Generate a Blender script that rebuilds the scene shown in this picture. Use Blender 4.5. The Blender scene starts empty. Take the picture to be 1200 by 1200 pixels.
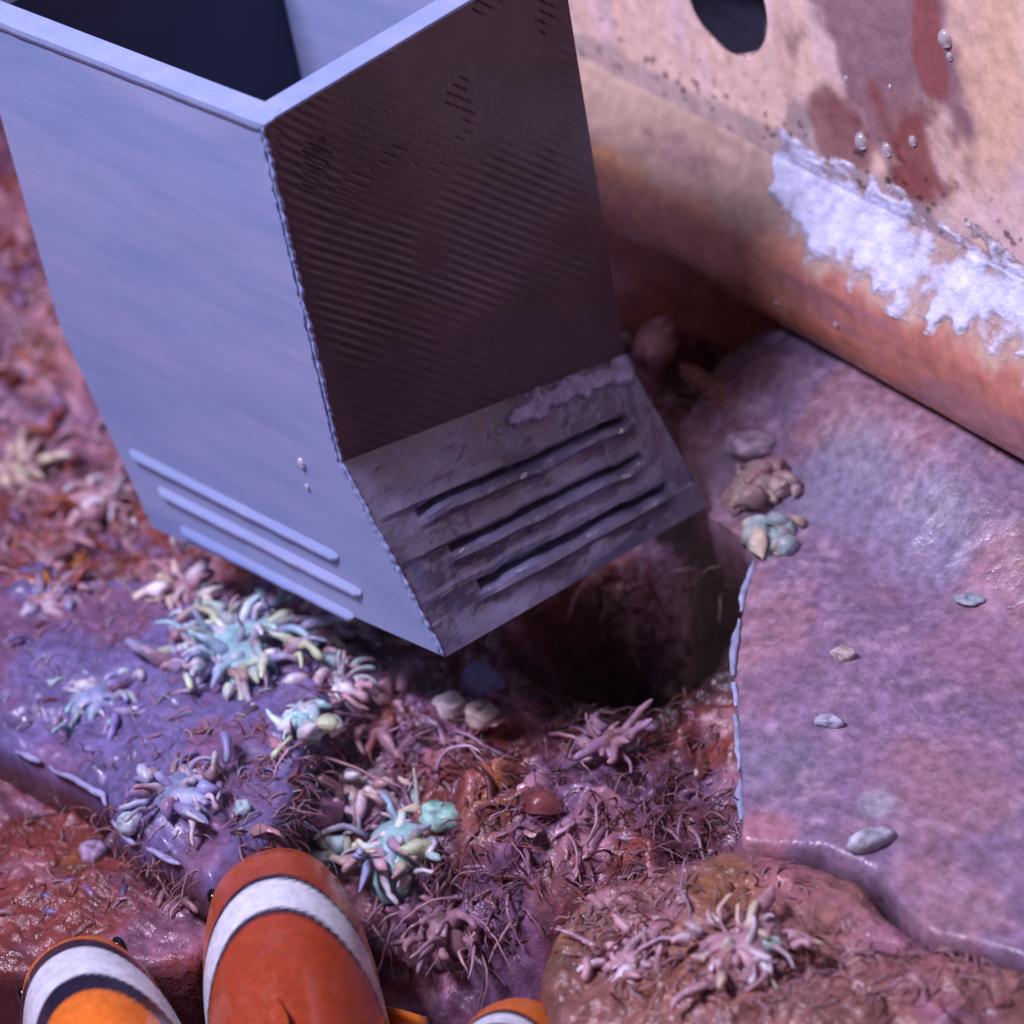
import bpy, math, random
import numpy as np
from mathutils import Vector, Matrix
from mathutils.bvhtree import BVHTree

random.seed(7)
RNG = np.random.default_rng(7)
S = 0.01                                    # geometry below is written in centimetres
SC = bpy.context.scene
COL = SC.collection

# ------------------------------------------------------------------ camera
CAM = np.array([22.0689405, -15.3026681, 18.5527223])
AX = np.array([[0.69956097, -0.33583982, 0.63073454],
               [0.69777519, 0.51131646, -0.50166250],
               [-0.15402671, 0.79105442, 0.59203773]])     # columns: camera right, up, back
FOV = 20.0
FPX = 600 / math.tan(math.radians(FOV / 2))
cd = bpy.data.cameras.new('camera')
cam = bpy.data.objects.new('camera', cd); COL.objects.link(cam)
m = Matrix.Identity(4)
for i in range(3):
    for j in range(3):
        m[i][j] = AX[i][j]
    m[i][3] = CAM[i] * S
cam.matrix_world = m
cd.sensor_fit = 'HORIZONTAL'; cd.angle = math.radians(FOV)
cd.clip_start = 0.01; cd.clip_end = 20
cd.dof.use_dof = True; cd.dof.focus_distance = 0.322; cd.dof.aperture_fstop = 22
SC.camera = cam

# ------------------------------------------------------------------ world and lamps
w = bpy.data.worlds.new('World'); SC.world = w; w.use_nodes = True
w.node_tree.nodes['Background'].inputs[0].default_value = (0.46, 0.40, 0.80, 1)
w.node_tree.nodes['Background'].inputs[1].default_value = 0.062


def lamp(name, loc, target, size, power, color):
    ld = bpy.data.lights.new(name, 'AREA'); ld.shape = 'RECTANGLE'
    ld.size = size[0] * S; ld.size_y = size[1] * S; ld.energy = power; ld.color = color
    o = bpy.data.objects.new(name, ld); COL.objects.link(o)
    o.location = Vector(loc) * S
    o.rotation_euler = (Vector(target) - Vector(loc)).to_track_quat('-Z', 'Y').to_euler()
    return o


lamp('aquarium_lamp', (-6, -14, 34), (2, 2, -2), (11, 8), 2.3, (0.86, 0.76, 1.0))
SC.view_settings.view_transform = 'Standard'; SC.view_settings.look = 'None'
SC.view_settings.exposure = 0; SC.view_settings.gamma = 1
SC.view_settings.use_curve_mapping = False


# ------------------------------------------------------------------ helpers
def ray(u, v):
    return AX @ np.array([(u - 600) / FPX, (600 - v) / FPX, -1.0])


def onz(u, v, z):
    d = ray(u, v); return CAM + d * (z - CAM[2]) / d[2]


def ony(u, v, y):
    d = ray(u, v); return CAM + d * (y - CAM[1]) / d[1]


PERM = RNG.permutation(512).astype(np.int64)
VAL = RNG.random(512)


def vnoise(p):
    p = np.asarray(p, float); i = np.floor(p).astype(np.int64); f = p - i; f = f * f * (3 - 2 * f)
    r = 0
    for dx in (0, 1):
        for dy in (0, 1):
            for dz in (0, 1):
                h = PERM[(PERM[(PERM[(i[:, 0] + dx) & 511] + i[:, 1] + dy) & 511] + i[:, 2] + dz) & 511]
                r = r + VAL[h] * np.abs(1 - dx - f[:, 0]) * np.abs(1 - dy - f[:, 1]) * np.abs(1 - dz - f[:, 2])
    return r


def fbm(p, o=4, lac=2.03, g=0.5):
    p = np.asarray(p, float); a = 1; t = 0; s = 0
    for k in range(o):
        t = t + a * vnoise(p + 17.3 * k); s += a; a *= g; p = p * lac
    return t / s


def ridged(p, o=4):
    p = np.asarray(p, float); a = 1; t = 0; s = 0
    for k in range(o):
        t = t + a * (1 - np.abs(2 * vnoise(p + 31.7 * k) - 1)) ** 2; s += a; a *= .5; p = p * 2.1
    return t / s


def smooth(a, b, x):
    t = np.clip((np.asarray(x, float) - a) / (b - a), 0, 1); return t * t * (3 - 2 * t)


ORG = {}


def tag(o, label=None, cat=None, group=None, kind=None):
    if label: o['label'] = label
    if cat: o['category'] = cat
    if group: o['group'] = group
    if kind: o['kind'] = kind
    return o


def thing(name, label, cat, loc=(0, 0, 0), group=None):
    o = bpy.data.objects.new(name, None); COL.objects.link(o)
    o.empty_display_size = 0.005
    o.location = Vector(loc) * S; ORG[o.name] = np.array(loc, float)
    return tag(o, label, cat, group)


def mesh(name, V, F, mat, col=None, sm=True):
    me = bpy.data.meshes.new(name)
    V = np.asarray(V, float)
    if isinstance(F, np.ndarray): F = F.tolist()
    me.from_pydata((V * S).tolist(), [], F)
    if col is not None:
        at = me.color_attributes.new('Col', 'FLOAT_COLOR', 'POINT')
        c = np.ones((len(V), 4), np.float32); c[:, :3] = np.clip(col, 0, 1)
        at.data.foreach_set('color', c.ravel())
    if sm: me.polygons.foreach_set('use_smooth', [True] * len(me.polygons))
    me.materials.append(mat); me.update()
    return me


def obj(name, V, F, mat, parent=None, col=None, sm=True, local=False):
    V = np.asarray(V, float)
    if parent is not None:
        o0 = np.zeros(3) if local else ORG[parent.name]
        o = bpy.data.objects.new(name, mesh(name, V - o0, F, mat, col, sm)); COL.objects.link(o)
        o.parent = parent; ORG[o.name] = o0
    else:
        b = np.array([V[:, 0].mean(), V[:, 1].mean(), V[:, 2].min()])
        o = bpy.data.objects.new(name, mesh(name, V - b, F, mat, col, sm)); COL.objects.link(o)
        o.location = Vector(b) * S; ORG[o.name] = b
    return o


def gridfaces(nu, nv, off=0, loop=False):
    i = np.arange(nu if loop else nu - 1)[:, None]; j = np.arange(nv - 1)[None, :]
    i2 = (i + 1) % nu
    return np.stack([i * nv + j, i2 * nv + j, i2 * nv + j + 1, i * nv + j + 1], -1).reshape(-1, 4) + off


def tube(path, rad, n=8):
    """tapered tube with closed rounded ends along a list of points"""
    P = np.asarray(path, float); rad = np.asarray(rad, float); k = len(P)
    T = np.gradient(P, axis=0); T /= np.linalg.norm(T, axis=1)[:, None] + 1e-9
    up = np.array([0.31, 0.2, 0.93]); V = []
    for q in range(k):
        a = np.cross(T[q], up); a /= np.linalg.norm(a) + 1e-9; b = np.cross(T[q], a)
        th = np.arange(n) * 2 * math.pi / n
        V.append(P[q] + rad[q] * (np.cos(th)[:, None] * a + np.sin(th)[:, None] * b))
    V = np.concatenate(V); F = []
    for q in range(k - 1):
        for t in range(n):
            F.append((q * n + t, q * n + (t + 1) % n, (q + 1) * n + (t + 1) % n, (q + 1) * n + t))
    F.append(tuple(range(n - 1, -1, -1))); F.append(tuple((k - 1) * n + t for t in range(n)))
    return V, F


# ------------------------------------------------------------------ materials
def nodes(name):
    mt = bpy.data.materials.new(name); mt.use_nodes = True
    return mt, mt.node_tree.nodes, mt.node_tree.links, mt.node_tree.nodes['Principled BSDF']


def add_noise(N, L, scale_cm, detail=3, rough=0.6, stretch=None):
    tc = N.new('ShaderNodeTexCoord'); mp = N.new('ShaderNodeMapping'); no = N.new('ShaderNodeTexNoise')
    no.inputs['Scale'].default_value = scale_cm * 100; no.inputs['Detail'].default_value = detail
    no.inputs['Roughness'].default_value = rough
    if stretch: mp.inputs['Scale'].default_value = stretch
    L.new(tc.outputs['Object'], mp.inputs[0]); L.new(mp.outputs[0], no.inputs['Vector'])
    return no


def attr_mat(name, rough=0.4, var=0.5, nscale=3.0, bump=0.4, bscale=8.0, bdist=0.04, spec=0.5, coat=0.0, sss=0.0, trans=0.0):
    """vertex colour (the thing's own colours) broken up by fine noise, with fine relief"""
    mt, N, L, B = nodes(name)
    at = N.new('ShaderNodeAttribute'); at.attribute_name = 'Col'
    no = add_noise(N, L, nscale)
    mr = N.new('ShaderNodeMapRange'); mr.inputs[1].default_value = 0.3; mr.inputs[2].default_value = 0.7
    mr.inputs[3].default_value = 1 - var; mr.inputs[4].default_value = 1 + var
    L.new(no.outputs[0], mr.inputs[0])
    mx = N.new('ShaderNodeMix'); mx.data_type = 'RGBA'; mx.blend_type = 'MULTIPLY'; mx.inputs[0].default_value = 1
    L.new(at.outputs['Color'], mx.inputs[6]); L.new(mr.outputs[0], mx.inputs[7])
    L.new(mx.outputs[2], B.inputs['Base Color'])
    b2 = add_noise(N, L, bscale, 3, 0.65)
    bp = N.new('ShaderNodeBump'); bp.inputs['Strength'].default_value = bump; bp.inputs['Distance'].default_value = bdist * S
    L.new(b2.outputs[0], bp.inputs['Height']); L.new(bp.outputs[0], B.inputs['Normal'])
    rr = N.new('ShaderNodeMapRange'); rr.inputs[1].default_value = .35; rr.inputs[2].default_value = .65
    rr.inputs[3].default_value = max(rough - .15, .05); rr.inputs[4].default_value = rough + .15
    L.new(b2.outputs[0], rr.inputs[0]); L.new(rr.outputs[0], B.inputs['Roughness'])
    B.inputs['Specular IOR Level'].default_value = spec
    B.inputs['Coat Weight'].default_value = coat; B.inputs['Coat Roughness'].default_value = 0.15
    if sss:
        B.inputs['Subsurface Weight'].default_value = sss; B.inputs['Subsurface Radius'].default_value = (1, .6, .5)
        B.inputs['Subsurface Scale'].default_value = 0.15 * S
    if trans:
        tl = N.new('ShaderNodeBsdfTranslucent'); ms = N.new('ShaderNodeMixShader'); ms.inputs[0].default_value = trans
        out = [n for n in N if n.type == 'OUTPUT_MATERIAL'][0]
        L.new(mx.outputs[2], tl.inputs[0]); L.new(B.outputs[0], ms.inputs[1]); L.new(tl.outputs[0], ms.inputs[2])
        L.new(ms.outputs[0], out.inputs[0])
    return mt


def plain_mat(name, c1, c2, rough=0.4, nscale=1.5, bump=0.2, bscale=10, bdist=.02, spec=.5, stretch=None, alpha=None):
    mt, N, L, B = nodes(name)
    no = add_noise(N, L, nscale, 4, .6, stretch)
    cr = N.new('ShaderNodeValToRGB'); cr.color_ramp.elements[0].position = .35; cr.color_ramp.elements[1].position = .66
    cr.color_ramp.elements[0].color = (*c1, 1); cr.color_ramp.elements[1].color = (*c2, 1)
    L.new(no.outputs[0], cr.inputs[0]); L.new(cr.outputs[0], B.inputs['Base Color'])
    b2 = add_noise(N, L, bscale, 3, .6, stretch)
    bp = N.new('ShaderNodeBump'); bp.inputs['Strength'].default_value = bump; bp.inputs['Distance'].default_value = bdist * S
    L.new(b2.outputs[0], bp.inputs['Height']); L.new(bp.outputs[0], B.inputs['Normal'])
    B.inputs['Roughness'].default_value = rough; B.inputs['Specular IOR Level'].default_value = spec
    return mt


M = {}
M['rock'] = attr_mat('wet_reef_rock', .28, .45, 3.5, .6, 9, .06, .5)
M['plate'] = attr_mat('coralline_crust', .34, .34, 7, .35, 9, .04, .45)
M['wall'] = attr_mat('stained_wet_wall', .22, .18, 5.0, .3, 8, .025, .5)
M['algae'] = attr_mat('red_algae_flesh', .25, .3, 5, .3, 12, .03, .5, trans=.25)
M['coral'] = attr_mat('soft_coral_flesh', .4, .3, 7, .35, 15, .03, .45)
M['fish'] = attr_mat('fish_skin', .24, .16, 9, .22, 16, .015, .6)
M['fin'] = attr_mat('fish_fin', .35, .15, 7, .2, 22, .01, .5, trans=.3)
M['salt'] = attr_mat('salt_crystals', .6, .2, 6, .8, 18, .05, .4)
M['plastic'] = plain_mat('printed_plastic', (.26, .36, .65), (.37, .43, .72), .36, .7, .14, 3.0, .02, .45, (.45, 1, 2.6))
M['plastic_rim'] = plain_mat('printed_plastic_rim', (.25, .34, .62), (.33, .40, .68), .35, 2, .5, 14, .015)
M['plastic_shade'] = plain_mat('plastic_shaded_face', (.050, .024, .034), (.10, .056, .082), .34, .7, .35, 16, .012, .5)  # same printed plastic, with the shade of its unlit face put into the colour
M['plastic_in_shade'] = plain_mat('plastic_inside_shaded', (.030, .033, .07), (.045, .05, .10), .5, 1, .2, 10, .01)  # tube plastic darkened in colour for the shade inside
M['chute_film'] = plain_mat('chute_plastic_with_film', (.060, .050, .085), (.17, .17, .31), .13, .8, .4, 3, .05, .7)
M['eye'] = plain_mat('fish_eye', (.004, .004, .006), (.01, .01, .012), .08, 2, 0, 5)


def water_mat():
    mt, N, L, B = nodes('water_surface'); N.remove(B)
    out = [n for n in N if n.type == 'OUTPUT_MATERIAL'][0]
    tr = N.new('ShaderNodeBsdfTransparent'); gl = N.new('ShaderNodeBsdfGlossy'); ms = N.new('ShaderNodeMixShader')
    fr = N.new('ShaderNodeFresnel'); fr.inputs['IOR'].default_value = 1.22
    tr.inputs[0].default_value = (.97, .97, 1, 1)
    gl.inputs['Roughness'].default_value = .10
    no = add_noise(N, L, 1.3, 2, .5)
    bp = N.new('ShaderNodeBump'); bp.inputs['Strength'].default_value = .8; bp.inputs['Distance'].default_value = .07 * S
    L.new(no.outputs[0], bp.inputs['Height'])
    L.new(bp.outputs[0], gl.inputs['Normal']); L.new(bp.outputs[0], fr.inputs['Normal'])
    L.new(fr.outputs[0], ms.inputs[0]); L.new(tr.outputs[0], ms.inputs[1]); L.new(gl.outputs[0], ms.inputs[2])
    L.new(ms.outputs[0], out.inputs[0])
    return mt


def drop_mat():
    mt, N, L, B = nodes('clear_water_drop')
    B.inputs['Base Color'].default_value = (.9, .92, 1, 1); B.inputs['Roughness'].default_value = .03
    B.inputs['Transmission Weight'].default_value = .6; B.inputs['Coat Weight'].default_value = 1; B.inputs['IOR'].default_value = 1.33
    B.inputs['Specular IOR Level'].default_value = .8
    return mt


M['water'] = water_mat(); M['drop'] = drop_mat()

# ------------------------------------------------------------------ reef rock bed
WATER_Z = -2.5


def lin(r, g, b):
    return np.array([((c / 255 + .055) / 1.055) ** 2.4 if c > 10 else c / 3294.6 for c in (r, g, b)])


PUR = np.array([.20, .105, .20]); RED = np.array([.20, .048, .040]); DRK = np.array([.050, .013, .016])
PBR = np.array([.42, .23, .27]); PNK = np.array([.46, .22, .27]); ORA = np.array([.32, .11, .035]); BLU = np.array([.21, .20, .38])

BVH_V, BVH_F = [], []


def solid(V, F):
    off = sum(len(v) for v in BVH_V)
    BVH_V.append(np.asarray(V)); BVH_F.append(np.asarray(F) + off)


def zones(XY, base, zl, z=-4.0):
    """colour patches of encrusting growth and of painted shade: (px, py, radius_cm, colour, weight)"""
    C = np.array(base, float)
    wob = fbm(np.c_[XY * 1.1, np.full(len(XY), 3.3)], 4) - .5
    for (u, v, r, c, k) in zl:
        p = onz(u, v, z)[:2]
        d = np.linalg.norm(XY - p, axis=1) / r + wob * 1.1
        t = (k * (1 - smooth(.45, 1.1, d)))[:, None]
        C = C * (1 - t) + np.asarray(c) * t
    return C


def axis(lo, dlo, dhi, hi, step, cstep):
    return np.r_[np.arange(lo, dlo, cstep), np.arange(dlo, dhi, step), np.arange(dhi, hi + .01, cstep)]


gx = axis(-26, -9, 9.5, 15, .05, .5); gy = axis(-10, -7.5, 9.5, 18, .05, .5)
X, Y = np.meshgrid(gx, gy, indexing='ij'); XY = np.c_[X.ravel(), Y.ravel()]
P3 = np.c_[XY, np.zeros(len(XY))]
warp = np.c_[fbm(P3 * .9 + 5, 3), fbm(P3 * .9 + 55, 3), np.zeros(len(XY))] * 1.6
z = -4.3 + 1.0 * (fbm(P3 * .45 + warp * .5, 3) - .5)
z += .55 * (ridged((P3 + warp) * np.array([.7, 1.1, 1]), 4) - .5)
z += .22 * (ridged((P3 + warp * .6) * 2.3, 3) - .5)
cave = onz(735, 760, -4.6)[:2]
dc = np.linalg.norm((XY - cave) @ np.array([[1, 0], [0, 1.]]), axis=1)
z -= 2.4 * (1 - smooth(.5, 1.6, dc))
under = onz(560, 560, -4.6)[:2]
z -= 1.2 * (1 - smooth(1.0, 3.0, np.linalg.norm(XY - under, axis=1)))
back = onz(20, 300, -3.5)[:2]
z += 1.1 * (1 - smooth(.8, 4.0, np.linalg.norm(XY - back, axis=1)))
wallbase = onz(860, 430, -3.4)[:2]
z += .9 * (1 - smooth(.8, 2.6, np.linalg.norm(XY - wallbase, axis=1)))
cz = 0
for (u_, v_, r_) in ((620, 930, 2.4), (470, 840, 1.6), (800, 960, 1.2), (520, 1060, 1.4)):
    cz = np.maximum(cz, 1 - smooth(.3, r_, np.linalg.norm(XY - onz(u_, v_, -4)[:2], axis=1)))
wq = (P3 + warp * .8) @ np.array([[.9, .5, 0], [-.4, .85, 0], [0, 0, 1]])
z += cz * (.55 * (ridged(wq * np.array([1.1, .55, 1]) + 3, 3) - .35) + .22 * (ridged(wq * np.array([3.2, 1.5, 1]) + 13, 2) - .4))
for (u_, v_, r_) in ((338, 1130, 2.6), (60, 1190, 3.0), (600, 1210, 2.4)):
    pf = onz(u_, v_, -4.2)[:2]
    z -= 1.6 * (1 - smooth(.8, r_ + .6, np.linalg.norm(XY - pf, axis=1)))
z = np.maximum(z, -7.2)
z = np.minimum(z, -2.62 + .1 * fbm(P3 * 2, 2))
n1 = fbm(P3 * .8 + 9, 4); n2 = fbm(P3 * 1.7 + 40, 4)
C = PUR[None] * (1 - smooth(.42, .6, n1))[:, None] + RED[None] * smooth(.42, .6, n1)[:, None]
C = C * (1 - .75 * smooth(.54, .66, n2)[:, None]) + PNK * .75 * smooth(.54, .66, n2)[:, None]
C = C * (1 - .7 * smooth(.60, .72, 1 - n2)[:, None]) + DRK * .7 * smooth(.60, .72, 1 - n2)[:, None]
C = zones(XY, C, [
    (735, 750, 2.0, DRK * .5, .97), (820, 700, 1.2, DRK * .5, .9), (650, 1020, .6, RED * .6, .7), (40, 430, .5, ORA, .8), (40, 300, .6, PNK, .6),  # first two zones paint the hollow's darkness onto the bed
    (40, 230, .5, PUR * 1.6, .6), (60, 560, .6, PNK * .9, .5), (110, 620, .6, PUR, .8), (420, 720, .5, DRK * 1.4, .7), (600, 930, .5, ORA * .9, .6),
    (480, 900, .7, RED * 1.1, .6), (830, 440, 1.3, (.16, .06, .035), .9), (780, 380, 1.0, (.20, .075, .03), .8), (900, 500, .5, PUR * .9, .6), (560, 960, .5, ORA, .6),
    (470, 1090, .8, PUR * 1.2, .6), (800, 950, .7, RED * .8, .6)])
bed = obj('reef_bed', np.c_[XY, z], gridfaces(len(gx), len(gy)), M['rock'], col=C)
tag(bed, 'reddish purple reef rock bed under the water', kind='structure')
solid(np.c_[XY, z], gridfaces(len(gx), len(gy)))


# ------------------------------------------------------------------ rock plates and boulders
def resample(P, n):
    P = np.asarray(P, float); Q = np.r_[P, P[:1]]
    d = np.r_[0, np.cumsum(np.linalg.norm(np.diff(Q, axis=0), axis=1))]
    s = np.linspace(0, d[-1], n, endpoint=False)
    return np.c_[np.interp(s, d, Q[:, 0]), np.interp(s, d, Q[:, 1])]


def boulder(outline, zt, center, depth, dome, edge, amp, freq, ragged, seed, n=300, rings=60, aniso=(1, 1)):
    """rock with the plan outline given as photo pixels at height zt: rings inwards, skirt down"""
    P = resample([onz(u, v, zt)[:2] for u, v in outline], n)
    c = onz(*center, zt)[:2]
    nz = fbm(np.c_[P * 1.6, np.full(n, seed)], 4) - .5
    nz2 = fbm(np.c_[P * 6, np.full(n, seed + 4.)], 3) - .5
    out = (P - c) / np.linalg.norm(P - c, axis=1)[:, None]
    P = P + out * (nz * ragged + nz2 * ragged * .35)[:, None]
    V = []
    for q in (3, 1.2, .35):                 # skirt
        k = 1 - .05 * max(q - 1, 0)
        V.append(np.c_[c + (P - c) * k, np.full(n, zt - edge - depth * (q / 3))])
    for r in range(rings):
        t = r / (rings - 1)
        t = t ** 1.25
        XYr = c + (P - c) * (1 - t * .999)
        dist = np.linalg.norm(P - XYr, axis=1)
        e = np.sqrt(np.clip(1 - (1 - np.clip(dist / edge, 0, 1)) ** 2, 0, 1))
        q3 = np.c_[XYr * np.array(aniso) * freq, np.full(n, seed)]
        h = zt - edge * (1 - e) + dome * smooth(0, 2.2, dist)
        h = h + amp * (fbm(q3, 5) - .5) * 2 * smooth(0, .25, dist) + amp * .6 * (ridged(q3 * 1.7 + 7, 3) - .5) * smooth(0, .3, dist)
        V.append(np.c_[XYr, h])
    V = np.concatenate(V); R = rings + 3
    V = V.reshape(R, n, 3).transpose(1, 0, 2).reshape(-1, 3)
    F = gridfaces(n, R, loop=True)
    return V, F, P, c


ZL = -1.9
q0 = onz(730, 292, ZL); q1 = onz(1190, 552, ZL)
UD = (q1 - q0); UD[2] = 0; UD /= np.linalg.norm(UD)
ND = np.array([UD[1], -UD[0], 0.0])
if ND @ (CAM - q0) < 0: ND = -ND
W0 = q0 - ND * .78; W0[2] = 0


# right plate, crusted lilac
out_r = [(868, 700), (884, 655), (868, 630), (828, 604), (800, 560), (795, 500), (850, 458), (930, 438), (1000, 420), (1100, 450), (1290, 540), (1290, 1160),
         (1180, 1112), (1090, 1094), (1052, 1058), (1030, 1022), (960, 994), (868, 985), (868, 930), (864, 860), (858, 780)]
V, F, PR, cR = boulder(out_r, -2.85, (1010, 720), 2.2, .05, .14, .06, 1.1, .10, 2.0, 420, 70)
dN = (V - W0) @ ND - .79
V[:, 2] += .8 * (1 - smooth(-.3, 1.7, dN))            # rises to meet the ledge
q = np.c_[V[:, :2], np.zeros(len(V))]
n1 = fbm(q * 1.0 + 3, 4); n2 = fbm(q * 2.6 + 8, 4); n3 = fbm(q * 5 + 20, 3)
LIL = np.array([.235, .160, .265]); ROSE = np.array([.300, .170, .225]); GRYB = np.array([.215, .20, .30])
C = LIL + (ROSE - LIL) * smooth(.42, .58, n1)[:, None]
C = C * (1 + .5 * (n2 - .5))[:, None]
C = C + (np.array([.42, .30, .40]) - C) * (.55 * smooth(.56, .68, n3))[:, None]
C = C * (1 + .5 * (fbm(q * 11 + 2, 3) - .5))[:, None]
C = zones(V[:, :2], C, [(990, 580, 1.0, GRYB, .85), (1090, 650, .8, GRYB * 1.1, .85), (1030, 690, .8, LIL * .9, .5), (910, 890, .6, GRYB, .6),
                        (1100, 920, .9, ROSE * 1.05, .5), (1010, 530, .6, ROSE, .6), (930, 800, .6, LIL * .9, .7), (1120, 500, .6, ROSE, .5),
                        (1030, 945, .25, (.40, .42, .50), .7), (900, 975, .35, (.42, .19, .22), .8), (1150, 760, .8, ROSE * 1.1, .5), (820, 450, .9, (.13, .055, .05), .9), (780, 420, .6, (.10, .035, .03), .9), (900, 480, .5, (.17, .08, .10), .8), (850, 560, .6, (.20, .16, .25), .7)], -2.85)
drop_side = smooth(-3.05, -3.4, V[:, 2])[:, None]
C = C * (1 - drop_side) + DRK * .6 * drop_side  # plate sides painted dark to carry the shade of the hollow
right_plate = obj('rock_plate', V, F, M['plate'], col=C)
tag(right_plate, 'broad flat lilac crusted rock plate beside the dark hollow under the tube', 'rock')
solid(V, F)


def rim(parent, P, c, pix, zt, name, rad, step, colr):
    """pale growing edge along part of a plate's outline: each broken length is its own piece"""
    pts = np.array([onz(u, v, zt)[:2] for u, v in pix])
    s = np.r_[0, np.cumsum(np.linalg.norm(np.diff(pts, axis=0), axis=1))]
    t = np.arange(0, s[-1], .06)
    path = np.c_[np.interp(t, s, pts[:, 0]), np.interp(t, s, pts[:, 1])]
    snapped = []
    for p in path:
        k = np.argmin(np.linalg.norm(P - p, axis=1)); snapped.append(P[k] * .75 + p * .25)
    path = np.array(snapped)
    i = 0
    while i < len(path) - 6:
        L_ = random.randint(*step); seg = path[i:i + L_]
        if len(seg) >= 5:
            k = len(seg)
            zz = zt - .06 + .05 * fbm(np.c_[seg * 3, np.zeros(k)], 2)
            pr = np.sin(np.linspace(.25, math.pi - .25, k)) ** .5
            rr = rad * (.55 + .9 * fbm(np.c_[seg * 5, np.ones(k)], 2)) * pr
            Vt, Ft = tube(np.c_[seg, zz], rr, 8)
            Vt = Vt + .07 * (np.c_[fbm(Vt * 4, 2), fbm(Vt * 4 + 9, 2), fbm(Vt * 4 + 19, 2)] - .5)
            cc = np.tile(colr, (len(Vt), 1)) * (.75 + .5 * fbm(Vt * 4, 2))[:, None]
            obj(name, Vt, Ft, M['coral'], parent, cc)
        i += L_ + random.randint(1, 4)


PALE = np.array([.34, .40, .60])
rim(right_plate, PR, cR, [(884, 655), (866, 700), (858, 770), (862, 830), (866, 900), (868, 960)], -2.85, 'pale_edge', .042, (6, 22), PALE)

# left plate, blue purple
out_l = [(-80, 700), (40, 655), (130, 668), (230, 668), (330, 722), (395, 780), (390, 850), (345, 915), (310, 985), (250, 1038),
         (195, 1003), (152, 985), (132, 958), (118, 925), (60, 893), (-80, 838)]
V, F, PL, cL = boulder(out_l, -3.5, (175, 830), 1.6, .10, .28, .22, 1.0, .2, 6.0, 360, 60)
q = np.c_[V[:, :2], np.zeros(len(V))]
n1 = fbm(q * 1.0 + 13, 4); n2 = fbm(q * 2.2 + 18, 4)
LB = np.array([.155, .125, .285]); LP = np.array([.20, .105, .20])
C = LB + (LP - LB) * smooth(.45, .6, n1)[:, None]
C = C * (1 + .9 * (n2 - .5))[:, None]
C = zones(V[:, :2], C, [(110, 720, .8, LP, .7), (250, 800, .6, LP * .9, .5), (60, 800, .7, LB * 1.1, .6), (300, 930, .6, LP * .8, .5)], -3.5)
ds = smooth(-3.75, -4.1, V[:, 2])[:, None]; C = C * (1 - ds) + RED * .5 * ds
left_plate = obj('rock_plate', V, F, M['plate'], col=C)
tag(left_plate, 'blue purple crusted rock plate below the lit tube face, left of centre', 'rock')
solid(V, F)
rim(left_plate, PL, cL, [(20, 872), (60, 893), (118, 925), (132, 958), (152, 985), (195, 1003), (250, 1038)], -3.5, 'pale_edge', .04, (8, 30), np.array([.32, .32, .52]))

# lower right boulder
out_b = [(640, 1190), (630, 1130), (640, 1090), (660, 1062), (695, 1032), (780, 1010), (870, 992), (955, 1000), (1012, 1022), (1038, 1062), (1085, 1098),
         (1180, 1118), (1300, 1165), (1300, 1330), (700, 1330)]
V, F, PB, cB = boulder(out_b, -3.15, (900, 1180), 1.6, .35, .30, .26, 1.1, .12, 11.0, 420, 90, (1, 1))
q = np.c_[V[:, :2], np.zeros(len(V))]
n1 = fbm(q * .9 + 23, 4); n2 = fbm(q * 2.4 + 28, 4)
BRN = np.array([.27, .125, .105]); BP = np.array([.31, .145, .20])
C = BRN + (BP - BRN) * smooth(.42, .58, n1)[:, None]
C = C * (1 + .8 * (n2 - .5))[:, None]
C = zones(V[:, :2], C, [(850, 1045, .55, (.26, .12, .05), .8), (720, 1045, .4, (.36, .17, .22), .7), (640, 1095, .5, (.20, .11, .05), .7), (930, 1030, .5, (.38, .15, .17), .7),
                        (1060, 1140, .5, (.32, .12, .13), .7), (900, 1130, .6, (.46, .24, .25), .6), (770, 1140, .5, (.26, .11, .05), .6)], -3.0)
low_rock = obj('boulder', V, F, M['rock'], col=C)
tag(low_rock, 'brown pink rounded boulder below the lilac plate, at the lower right', 'rock')
solid(V, F)

# lower left boulder
out_q = [(-90, 868), (20, 892), (80, 925), (118, 962), (140, 1000), (190, 1022), (240, 1052), (262, 1085), (230, 1130), (-90, 1140)]
V, F, PQ, cQ = boulder(out_q, -4.3, (70, 1020), 1.4, .15, .2, .22, 1.0, .12, 15.0, 320, 70, (.7, 1.3))
q = np.c_[V[:, :2], np.zeros(len(V))]
n1 = fbm(q * 1.2 + 33, 4); n2 = fbm(q * 2.4 + 38, 4)
C = RED * .9 + (np.array([.24, .11, .17]) - RED * .9) * smooth(.45, .6, n1)[:, None]
C = C * (1 + .9 * (n2 - .5))[:, None]
C = zones(V[:, :2], C, [(90, 925, .4, (.30, .08, .025), .8), (95, 1010, .35, (.24, .09, .03), .6), (160, 1060, .4, RED, .6)], -4.3)
red_rock = obj('boulder', V, F, M['rock'], col=C)
tag(red_rock, 'reddish brown ridged boulder behind the leftmost clownfish', 'rock')
solid(V, F)

# ------------------------------------------------------------------ wall of the tank with ledge, hole and crust
def wp(u, d, zz):
    u, d, zz = np.broadcast_arrays(np.asarray(u, float), d, zz)
    return W0 + u[..., None] * UD + d[..., None] * ND + zz[..., None] * np.array([0, 0, 1.0])


def wall_uz(px, py, d=0.0):
    r = ray(px, py); t = ((W0 + ND * d) - CAM) @ ND / (r @ ND); p = CAM + r * t
    return float((p - W0) @ UD), float(p[2])


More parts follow.
